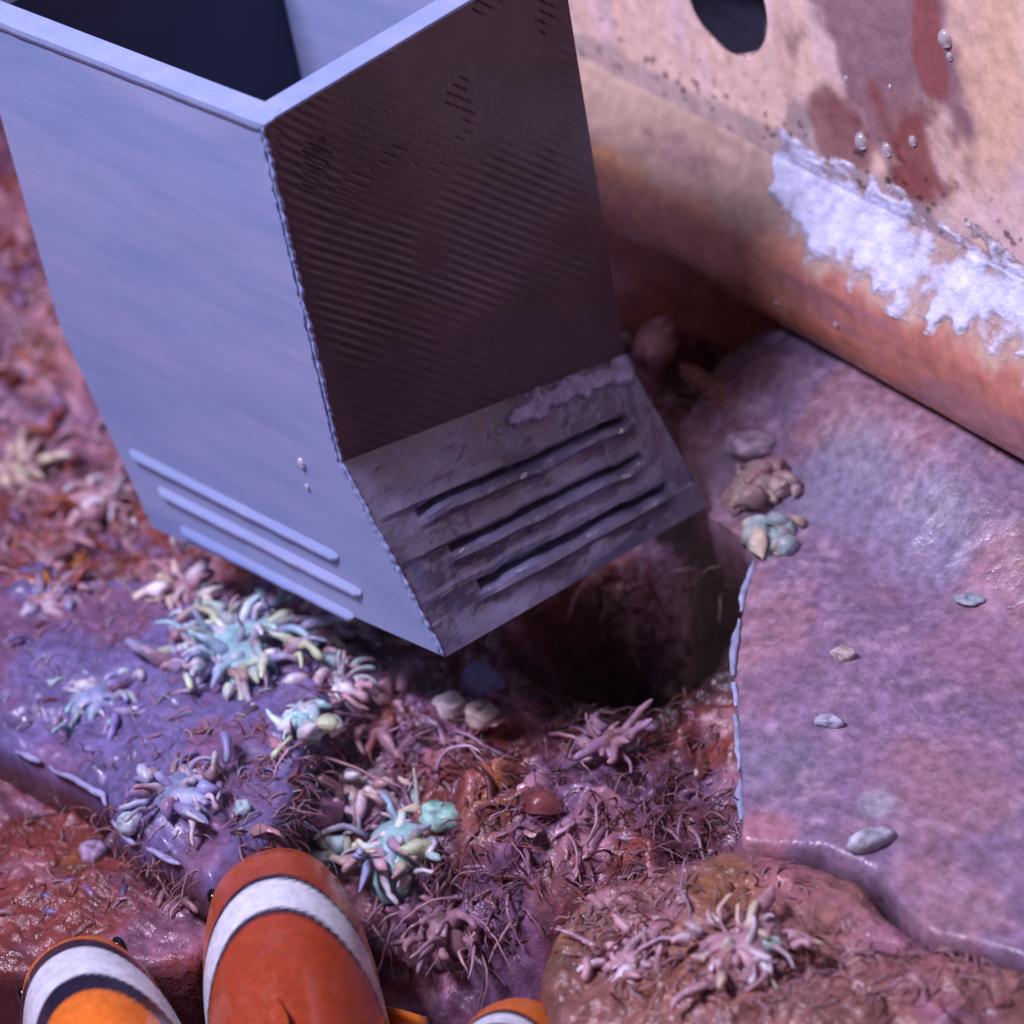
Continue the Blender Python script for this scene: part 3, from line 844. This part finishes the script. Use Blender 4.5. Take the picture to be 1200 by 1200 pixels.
polyp('greyish pink polyp wedged between the tube foot and the ledge', 882, 528, .26, np.array([.44, .34, .44]), 3, (1.3, .9, .6), .3, zp=-2.7)
polyp('smooth pale blue lump just under the front tip of the tube', 566, 808, .28, np.array([.30, .36, .62]), 4, (1, 1, .9), 0, .0)
polyp('cream ring shaped polyp left of the pale blue lump', 528, 832, .20, np.array([.60, .52, .54]), 5, (1.1, 1, .8), 0, .5)
polyp('cream ring shaped polyp in front of the pale blue lump', 565, 842, .19, np.array([.62, .52, .46]), 6, (1.1, 1, .8), .4, .5)
polyp('round lavender polyp on the reddish boulder behind the leftmost clownfish', 112, 1002, .18, np.array([.42, .30, .46]), 7, (1, 1, .8), 0, .4)
polyp('tiny white polyp on the pale edge of the blue purple plate', 152, 968, .15, np.array([.50, .62, .72]), 8, (1, 1, .8), 0, .2)
polyp('round mint polyp on the blue purple plate above the middle clownfish', 285, 950, .11, np.array([.45, .62, .66]), 9, (1, 1, .9), 0, .3)
polyp('mint green polyp at the upper right of the coral beside the middle clownfish', 520, 962, .22, np.array([.34, .66, .56]), 10, (1.2, .9, .8), .5, .3)
polyp('small mint polyp on the lower right boulder', 903, 1110, .13, np.array([.42, .64, .56]), 11, (1.1, .8, .9), .2, .5)
polyp('small cream shell on the lilac plate, the upper of two', 988, 770, .12, np.array([.62, .56, .50]), 12, (1.2, .8, .8), .4, .1, 'shell', name='small_shell')
polyp('small bluish white shell on the lilac plate, the lower of two', 972, 848, .12, np.array([.50, .52, .66]), 13, (1.4, .8, .7), .4, .1, 'shell', name='small_shell')
polyp('oval pale blue white polyp at the crack below the lilac plate', 1020, 990, .18, np.array([.50, .54, .62]), 14, (.7, 1.5, .8), -.5, .1)
polyp('small pale polyp at the far right of the lilac plate', 1135, 705, .12, np.array([.36, .46, .52]), 15, (1.5, .8, .4), .5, .0)
polyp('pinkish brown lump at the back corner of the tube foot under the ledge', 770, 410, .34, np.array([.40, .20, .24]), 16, (.8, 1.5, .8), .5, .0, 'lump', name='encrusted_lump', zp=-2.4)
polyp('orange brown root of rock running from the tube to the polyps', 835, 465, .26, np.array([.36, .15, .11]), 17, (2.8, .7, .7), -.35, .0, 'lump', name='encrusted_lump', zp=-2.7)

# ------------------------------------------------------------------ red algae: uncountable ruffled blades
def blades(name, label, spots, size, cols, seed):
    rs = random.Random(seed); VV, FF, CC = [], [], []; off = 0
    for (u, v) in spots:
        p, n = hit(u, v); L_ = size * rs.uniform(.45, 1.5); wd = size * rs.uniform(.18, .5); an = rs.uniform(0, 6.28); el = rs.uniform(.05, 1.0)
        d = np.array([math.cos(an) * math.cos(el), math.sin(an) * math.cos(el), math.sin(el)]); side = np.array([-math.sin(an), math.cos(an), rs.uniform(-.5, .5)])
        curl = rs.uniform(.8, 3.2); yaw = rs.uniform(-1.5, 1.5); q_ = p - np.array([0, 0, .06]); c0 = cols[rs.randrange(len(cols))] * rs.uniform(.6, 1.25)
        tip = c0 * 1.1 + PNK * rs.choice((0, .1, .3, .6)); k = 14; ph = rs.uniform(0, 6); fr = rs.uniform(3, 7); am = wd * rs.uniform(.1, .5)
        for i in range(k):
            f = i / (k - 1); w_ = wd * (.04 + math.sqrt(max(0, 1 - (1.9 * f - .95) ** 2)))
            for j in range(7):
                sx = (j - 3) / 3
                VV.append(q_ + side * sx * w_ + np.array([0, 0, 1.]) * (am * math.sin(ph + fr * f * 2 + sx * 1.4) * abs(sx) - .5 * w_ * sx * sx))
                CC.append(c0 * (1 - f) + tip * f * (1 + .25 * abs(sx)))
            q_ = q_ + d * L_ / k
            d = d + np.array([0, 0, -curl / k]) + side * yaw / k; d /= np.linalg.norm(d)
        FF.append(gridfaces(k, 7) + off); off += k * 7
    o = obj(name, np.array(VV), np.concatenate(FF), M['algae'], None, np.array(CC))
    return tag(o, label, 'algae', kind='stuff')


def scatter(n, polys, seed):
    rs = random.Random(seed); out = []
    tot = sum(w_ for *_, w_ in polys)
    for _ in range(n):
        r = rs.uniform(0, tot)
        for (cx, cy, rx, ry, rot, w_) in polys:
            r -= w_
            if r <= 0: break
        an = rs.uniform(0, 6.28); rr = math.sqrt(rs.random()); x = rr * rx * math.cos(an); y = rr * ry * math.sin(an)
        c, s_ = math.cos(rot), math.sin(rot); out.append((cx + c * x - s_ * y, cy + s_ * x + c * y))
    return out


def strands(name, label, spots, length, r0, cols, seed, taper=.45, lump=.6):
    rs = random.Random(seed); VV, FF, CC = [], [], []; off = 0
    for (u, v) in spots:
        p, n = hit(u, v); an = rs.uniform(0, 6.28); el = rs.uniform(.1, .9); L_ = length * rs.uniform(.5, 1.5)
        d = np.array([math.cos(an) * math.cos(el), math.sin(an) * math.cos(el), math.sin(el)]); path = [p - np.array([0, 0, .04])]
        for i in range(11):
            d = d + np.array([rs.gauss(0, .2), rs.gauss(0, .2), rs.gauss(0, .15) - .16]); d /= np.linalg.norm(d); path.append(path[-1] + d * L_ / 11)
        rz = r0 * rs.choice((.5, .7, 1, 1.4, 1.9)); V, F = tube(path, np.r_[np.linspace(1, taper, 11), taper * .4] * rz, 6)
        V = V + lump * rz * (np.c_[vnoise(V * 5), vnoise(V * 5 + 30), vnoise(V * 5 + 60)] - .5)
        VV.append(V); FF += [tuple(x + off for x in f_) for f_ in F]; off += len(V); CC.append(np.tile(cols[rs.randrange(len(cols))] * rs.uniform(.6, 1.25), (len(V), 1)) * (.7 + .6 * np.repeat(np.linspace(0, 1, 12), 6))[:, None])
    o = obj(name, np.concatenate(VV), FF, M['coral'], None, np.concatenate(CC))
    return tag(o, label, 'algae', kind='stuff')


AREA_C = [(610, 940, 230, 100, .15, 4), (470, 830, 120, 80, .2, 2.4), (500, 1070, 120, 70, 0, 1.4), (800, 950, 80, 50, 0, 1), (420, 920, 70, 60, 0, 1), (325, 940, 60, 75, .3, 1.1)]
AREA_L = [(40, 450, 90, 170, 0, 3), (90, 640, 100, 60, 0, 2), (20, 250, 50, 100, 0, 1)]
AREA_B = [(880, 1130, 200, 50, .1, 3), (740, 1110, 70, 60, 0, 1.2), (1100, 1150, 90, 40, 0, 1)]
AREA_P = [(180, 790, 190, 120, .3, 2.4), (110, 1030, 120, 70, 0, 2), (240, 690, 120, 40, .4, 1.2)]
RC = [RED * .9, RED * .6, PBR * .8, PBR * .6, np.array([.24, .11, .17]), np.array([.20, .07, .09]), np.array([.28, .13, .22]), DRK * 2.5, np.array([.36, .18, .27])]
strands('red_algae', 'dark red and purple fleshy algae carpeting the reef in front of the tube', scatter(60, AREA_C, 1), .7, .035, [c_ * .8 for c_ in RC], 2, .6, 2.6)
strands('matted_red_algae', 'fine hairy red brown algae matted over the reef before the tube', scatter(4200, AREA_C + [(740, 850, 120, 50, .2, 1.2), (770, 700, 90, 60, -.3, 1)], 41), .36, .0105, [c_ * .8 for c_ in RC] + [RED, RED * 1.2], 42, .5, 1.5)
strands('matted_brown_algae', 'fine hairy brown algae matted over the rock left of the tube', scatter(1400, AREA_L + [(830, 440, 60, 40, .5, .8)], 43), .36, .0125, [PK * .6, RED * 1.2, ORA * .8, PBR, PUR], 44, .5, 1.5)
strands('matted_mauve_algae', 'fine hairy mauve turf over the blue purple plate', scatter(2400, AREA_P[:1] + AREA_P[2:] + [(330, 900, 90, 70, 0, .8)], 47), .28, .010, [LB * 1.6, LP * 1.3, PBR * .8, PBR, RED * 1.2, WH * .5], 48, .5, 1.5)
strands('matted_pink_algae', 'fine hairy pink algae over both boulders at the bottom', scatter(2600, AREA_B + [(800, 1060, 140, 50, -.1, 1.5), (110, 1010, 130, 70, 0, 1.8)], 45), .30, .010, [PK * .7, BRN, PBR * .8, RED], 46, .5, 1.5)
blades('ruffled_red_algae', 'ruffled dark red algae blades among the fleshy algae before the tube', scatter(45, AREA_C, 21), .5, RC, 22)
strands('pink_algae', 'pinkish brown fleshy algae on the rock left of the tube', scatter(200, AREA_L, 3), .55, .06, [PK * .7, RED * 1.3, ORA, PBR, PUR * 1.2], 4, .7, 1.6)
strands('pink_fringe_algae', 'pink fringed algae spread over the lower right boulder', scatter(60, AREA_B, 5), .36, .035, [PK * .9, BRN * 1.1, PBR, PK * .7, np.array([.33, .12, .12])], 6, .7, 1.6)
strands('purple_turf_algae', 'purple low turf algae on the blue purple plate and reddish boulder', scatter(60, AREA_P, 7), .36, .035, [LB * 1.1, LP, PBR * .7, RED, LB * 1.6, LB], 8, .7, 1.6)
strands('pink_filaments', 'thin pale pink threads tangled through the red algae and fringe',
        scatter(170, [(680, 930, 190, 80, .1, 3), (520, 1060, 110, 60, 0, 1), (460, 860, 110, 60, 0, 1), (840, 1120, 200, 50, 0, 1.2), (760, 680, 90, 40, -.4, .4)], 9), .8, .016,
        [PK * .8, PBR, np.array([.45, .30, .42])], 10)


# ------------------------------------------------------------------ clownfish
def make_fish(label, loc, heading, pitch, roll, L_=8.0, tone=(1, 1), seed=0, bw=.066, ew=.018):
    root = thing('clownfish', label, 'fish', tuple(loc), 'clownfish')
    ns, nt = 150, 72
    s_ = np.linspace(0, 1, ns)
    hh = np.interp(s_, [0, .02, .06, .12, .2, .3, .42, .55, .7, .82, .9, 1], [.03, .26, .46, .64, .80, .93, 1.0, .97, .78, .52, .38, .34]) * L_ * .19
    ww = np.interp(s_, [0, .02, .06, .12, .2, .3, .42, .55, .7, .82, .9, 1], [.03, .38, .62, .80, .92, .99, 1.0, .92, .66, .38, .22, .12]) * L_ * .128
    for arr in (hh, ww):
        for _ in range(6): arr[1:-1] = (arr[:-2] + 2 * arr[1:-1] + arr[2:]) / 4
    th = np.linspace(0, 2 * math.pi, nt, endpoint=False)
    Sx, Th = np.meshgrid(s_, th, indexing='ij')
    x = (.30 - Sx) * L_
    y = ww[:, None] * np.sign(np.sin(Th)) * np.abs(np.sin(Th)) ** .9; zz = hh[:, None] * np.cos(Th)
    zz = zz + np.interp(Sx, [0, .12, .4, 1], [-.05, -.02, 0, 0]) * L_
    V = np.c_[x.ravel(), y.ravel(), zz.ravel()]
    F = gridfaces(nt, ns).tolist()
    Vt = V.reshape(ns, nt, 3)
    F = [(i * nt + j, i * nt + (j + 1) % nt, (i + 1) * nt + (j + 1) % nt, (i + 1) * nt + j) for i in range(ns - 1) for j in range(nt)]
    F.append(tuple(range(nt - 1, -1, -1))); F.append(tuple((ns - 1) * nt + j for j in range(nt)))
    zn = (zz / (hh[:, None] + 1e-6)).ravel(); sv_ = Sx.ravel() + .008 * (fbm(V * 1.2 + seed, 3) - .5)
    back = smooth(-.2, .9, zn)
    ORG_ = np.array([.78, .20, .022]); DRO = np.array([.36, .055, .018])
    C = ORG_ * (1 - back[:, None] * tone[0]) + DRO * back[:, None] * tone[0]
    C = C * (.9 + .25 * fbm(V * 2 + seed, 3))[:, None]
    head = smooth(.2, .05, Sx.ravel())[:, None] * .5; C = C * (1 - head) + np.array([.62, .13, .02]) * head
    bands = [(.235, bw, .03), (.66, .05, 0), (.93, .03, 0)]
    for (c0, wd, bul) in bands:
        cc = c0 - (.05 * np.exp(-((zn - .1) / .5) ** 2) if c0 == .66 else 0) + .17 * (1 - zn) ** .8 * (zn > -.2) * (c0 < .3)
        dd = np.abs(sv_ - cc)
        kb = (1 - smooth(wd + ew, wd + ew + .01, dd))[:, None]; kw = (1 - smooth(wd - .006, wd + .004, dd))[:, None]
        C = C * (1 - kb) + np.array([.012, .012, .03]) * kb
        C = C * (1 - kw) + np.array([.72, .78, .86]) * kw
    obj('body', V, F, M['fish'], root, C, local=True)

    def fin(name, P, outw, n=14, col0=(.72, .16, .02), edge=.15, wav=.05, thick=.03):
        """fin membrane with rays, real thickness, dark edge"""
        P = np.asarray(P, float); outw = np.asarray(outw, float); k = len(P)
        tt = np.linspace(0, 1, n); V_ = []; Cc_ = []
        nrm = np.cross(P[-1] - P[0], outw.mean(0)); nrm /= np.linalg.norm(nrm) + 1e-9
        for side in (1, -1):
            for i in range(k):
                for t in tt:
                    ray_ = .5 + .5 * math.cos(i * math.pi)
                    V_.append(P[i] + outw[i] * t + nrm * (wav * math.sin(i * .7 + t * 2) * t + side * thick * (1 - .8 * t) * (.6 + .4 * ray_)))
                    e = smooth(1 - edge, 1 - edge * .4, t)
                    Cc_.append(np.array(col0) * (1 - e) * (.8 + .3 * ray_) + np.array([.012, .012, .025]) * e)
        F_ = gridfaces(k, n).tolist() + [tuple(reversed(f_)) for f_ in gridfaces(k, n, k * n).tolist()]
        for i in range(k - 1): F_.append((i * n + n - 1, (i + 1) * n + n - 1, k * n + (i + 1) * n + n - 1, k * n + i * n + n - 1))
        for j in range(n - 1):
            F_.append((j, j + 1, k * n + j + 1, k * n + j)); b_ = (k - 1) * n
            F_.append((b_ + j + 1, b_ + j, k * n + b_ + j, k * n + b_ + j + 1))
        return obj(name, np.array(V_), F_, M['fin'], root, np.array(Cc_), local=True)

    sd = np.linspace(.44, .86, 26); top = np.interp(sd, s_, hh)
    fin('dorsal_fin', np.c_[(.30 - sd) * L_, np.zeros(26), top - .06], np.c_[-.25 * np.ones(26), np.zeros(26), np.interp(sd, [.44, .5, .58, .64, .74, .86], [.05, .35, .45, .42, .7, .25]) * .075 * L_], 10)
    sa = np.linspace(.62, .84, 14); bot = -np.interp(sa, s_, hh)
    fin('anal_fin', np.c_[(.30 - sa) * L_, np.zeros(14), bot + .06], np.c_[-.3 * np.ones(14), np.zeros(14), -np.interp(sa, [.62, .7, .84], [.3, .8, .3]) * .08 * L_], 10)
    at = np.linspace(-1, 1, 18)
    fin('tail_fin', np.c_[np.full(18, -.69 * L_), np.zeros(18), at * .06 * L_], np.c_[-(.16 - .03 * np.abs(at) ** 2) * L_, np.zeros(18), at * .09 * L_], 12, wav=.08)
    for sg in (1, -1):
        ap = np.linspace(-1, 1, 14)
        wx = float(np.interp(.36, s_, ww))
        fin('pectoral_fin', np.c_[np.full(14, -.05 * L_), np.full(14, sg * wx * .93), -.05 * L_ + ap * .03 * L_],
            np.c_[-(.10 - .03 * ap ** 2) * L_, sg * .07 * L_ * np.ones(14), ap * .055 * L_ - .02 * L_], 10, (.80, .24, .03))
        ex = .30 * L_ - .115 * L_; ey = sg * float(np.interp(.115, s_, ww)) * .88; ez = float(np.interp(.115, s_, hh)) * .25
        Ve = []
        for i in range(16):
            for j in range(9):
                t = math.pi * j / 8; f_ = 2 * math.pi * i / 16
                Ve.append((ex + .14 * math.sin(t) * math.cos(f_), ey + sg * .08 * math.cos(t), ez + .14 * math.sin(t) * math.sin(f_)))
        obj('eye', np.array(Ve), gridfaces(16, 9, loop=True), M['eye'], root, local=True)
    hd = np.array(heading, float); hd /= np.linalg.norm(hd)
    R = Matrix.Rotation(math.atan2(hd[1], hd[0]), 4, 'Z') @ Matrix.Rotation(-pitch, 4, 'Y') @ Matrix.Rotation(roll, 4, 'X')
    root.rotation_euler = R.to_euler()
    root.location = (Vector(loc) - R @ Vector((.065 * L_, 0, .158 * L_))) * S      # loc: top of the back at the head band
    return root


make_fish('red orange clownfish seen from behind with a broad white head band, the middle one', onz(310, 1036, -2.8), (-.82, .57), 0.05, 0.0, 7.6, (1, 1), 1, .046, .011)
make_fish('bright orange clownfish with a dark edged pale band, the leftmost one', onz(70, 1122, -2.95), (-1.05, .44), -.1, -.12, 6.6, (.1, 1), 2, .07, .06)
make_fish('clownfish of which only an orange back and pale band show, the rightmost one', onz(568, 1188, -3.2), (-.72, .69), -.2, -.25, 5.6, (.2, 1), 3, .03, .02)

# ------------------------------------------------------------------ water surface and drops
wx = np.array([-26, 15]); wy = np.array([-10, 18])
Vw = [(x, y, WATER_Z) for x in wx for y in wy]
wo = obj('water', np.array(Vw, float), [(0, 2, 3, 1)], M['water'], sm=False)
tag(wo, 'clear still water surface over the reef', kind='structure')


def drop(px, py, r, where):
    if where == 'wall':
        u_, z_ = wall_uz(px, py); c = wp(u_, .0, z_); nrm = ND
    elif where == 'ledge':
        u_, z_ = wall_uz(px, py, .79); c = wp(u_, .80, z_); nrm = ND
    else:
        c = ony(px, py, -.01); nrm = np.array([0, -1., 0])
    c = np.asarray(c).reshape(3); t1 = np.cross(nrm, [0, 0, 1.]); t1 /= np.linalg.norm(t1); t2 = np.cross(nrm, t1)
    Vd = []
    for i in range(16):
        for j in range(8):
            t = math.pi / 2 * j / 7; f_ = 2 * math.pi * i / 16
            Vd.append(c + r * (math.sin(t) * (math.cos(f_) * t1 + 1.15 * math.sin(f_) * t2) + .75 * math.cos(t) * nrm))
    return obj('water_drop', np.array(Vd), gridfaces(16, 8, loop=True), M['drop'])


DROPS = [(1108, 45, .10, 'wall', 'largest clear drop near the top right corner of the wall'), (1113, 66, .045, 'wall', 'clear drop just below the largest drop on the wall'),
         (1070, 165, .06, 'wall', 'clear drop on the lower part of the red stain on the wall'), (992, 92, .035, 'wall', 'tiny drop on the purple stain of the wall'),
         (1043, 102, .03, 'wall', 'tiny drop at the top of the red wall stain'), (1010, 165, .10, 'wall', 'broad drop left of the red stain above the salt crust'),
         (1040, 175, .08, 'wall', 'drop beside the broad drop above the salt crust'), (898, 190, .05, 'wall', 'drop at the upper tip of the salt crust'),
         (911, 355, .035, 'ledge', 'bright drop on the orange ledge, the left of two'), (980, 380, .035, 'ledge', 'bright drop on the orange ledge, the right of two'),
         (353, 542, .06, 'tube', 'bright drop on the lit tube face, the upper of two'), (360, 570, .035, 'tube', 'small drop on the lit tube face, the lower of two'),
         (158, 612, .07, 'tube', 'drop shaped stand-in for a water glint at the lower left corner of the tube, the left of two'), (203, 634, .06, 'tube', 'drop shaped stand-in for a water glint at the lower left corner of the tube, the right of two')]  # last two added in place of bright glints at the waterline
for (px, py, r, wh, lb) in DROPS:
    tag(drop(px, py, r, wh), lb, 'water drop', 'water drops')
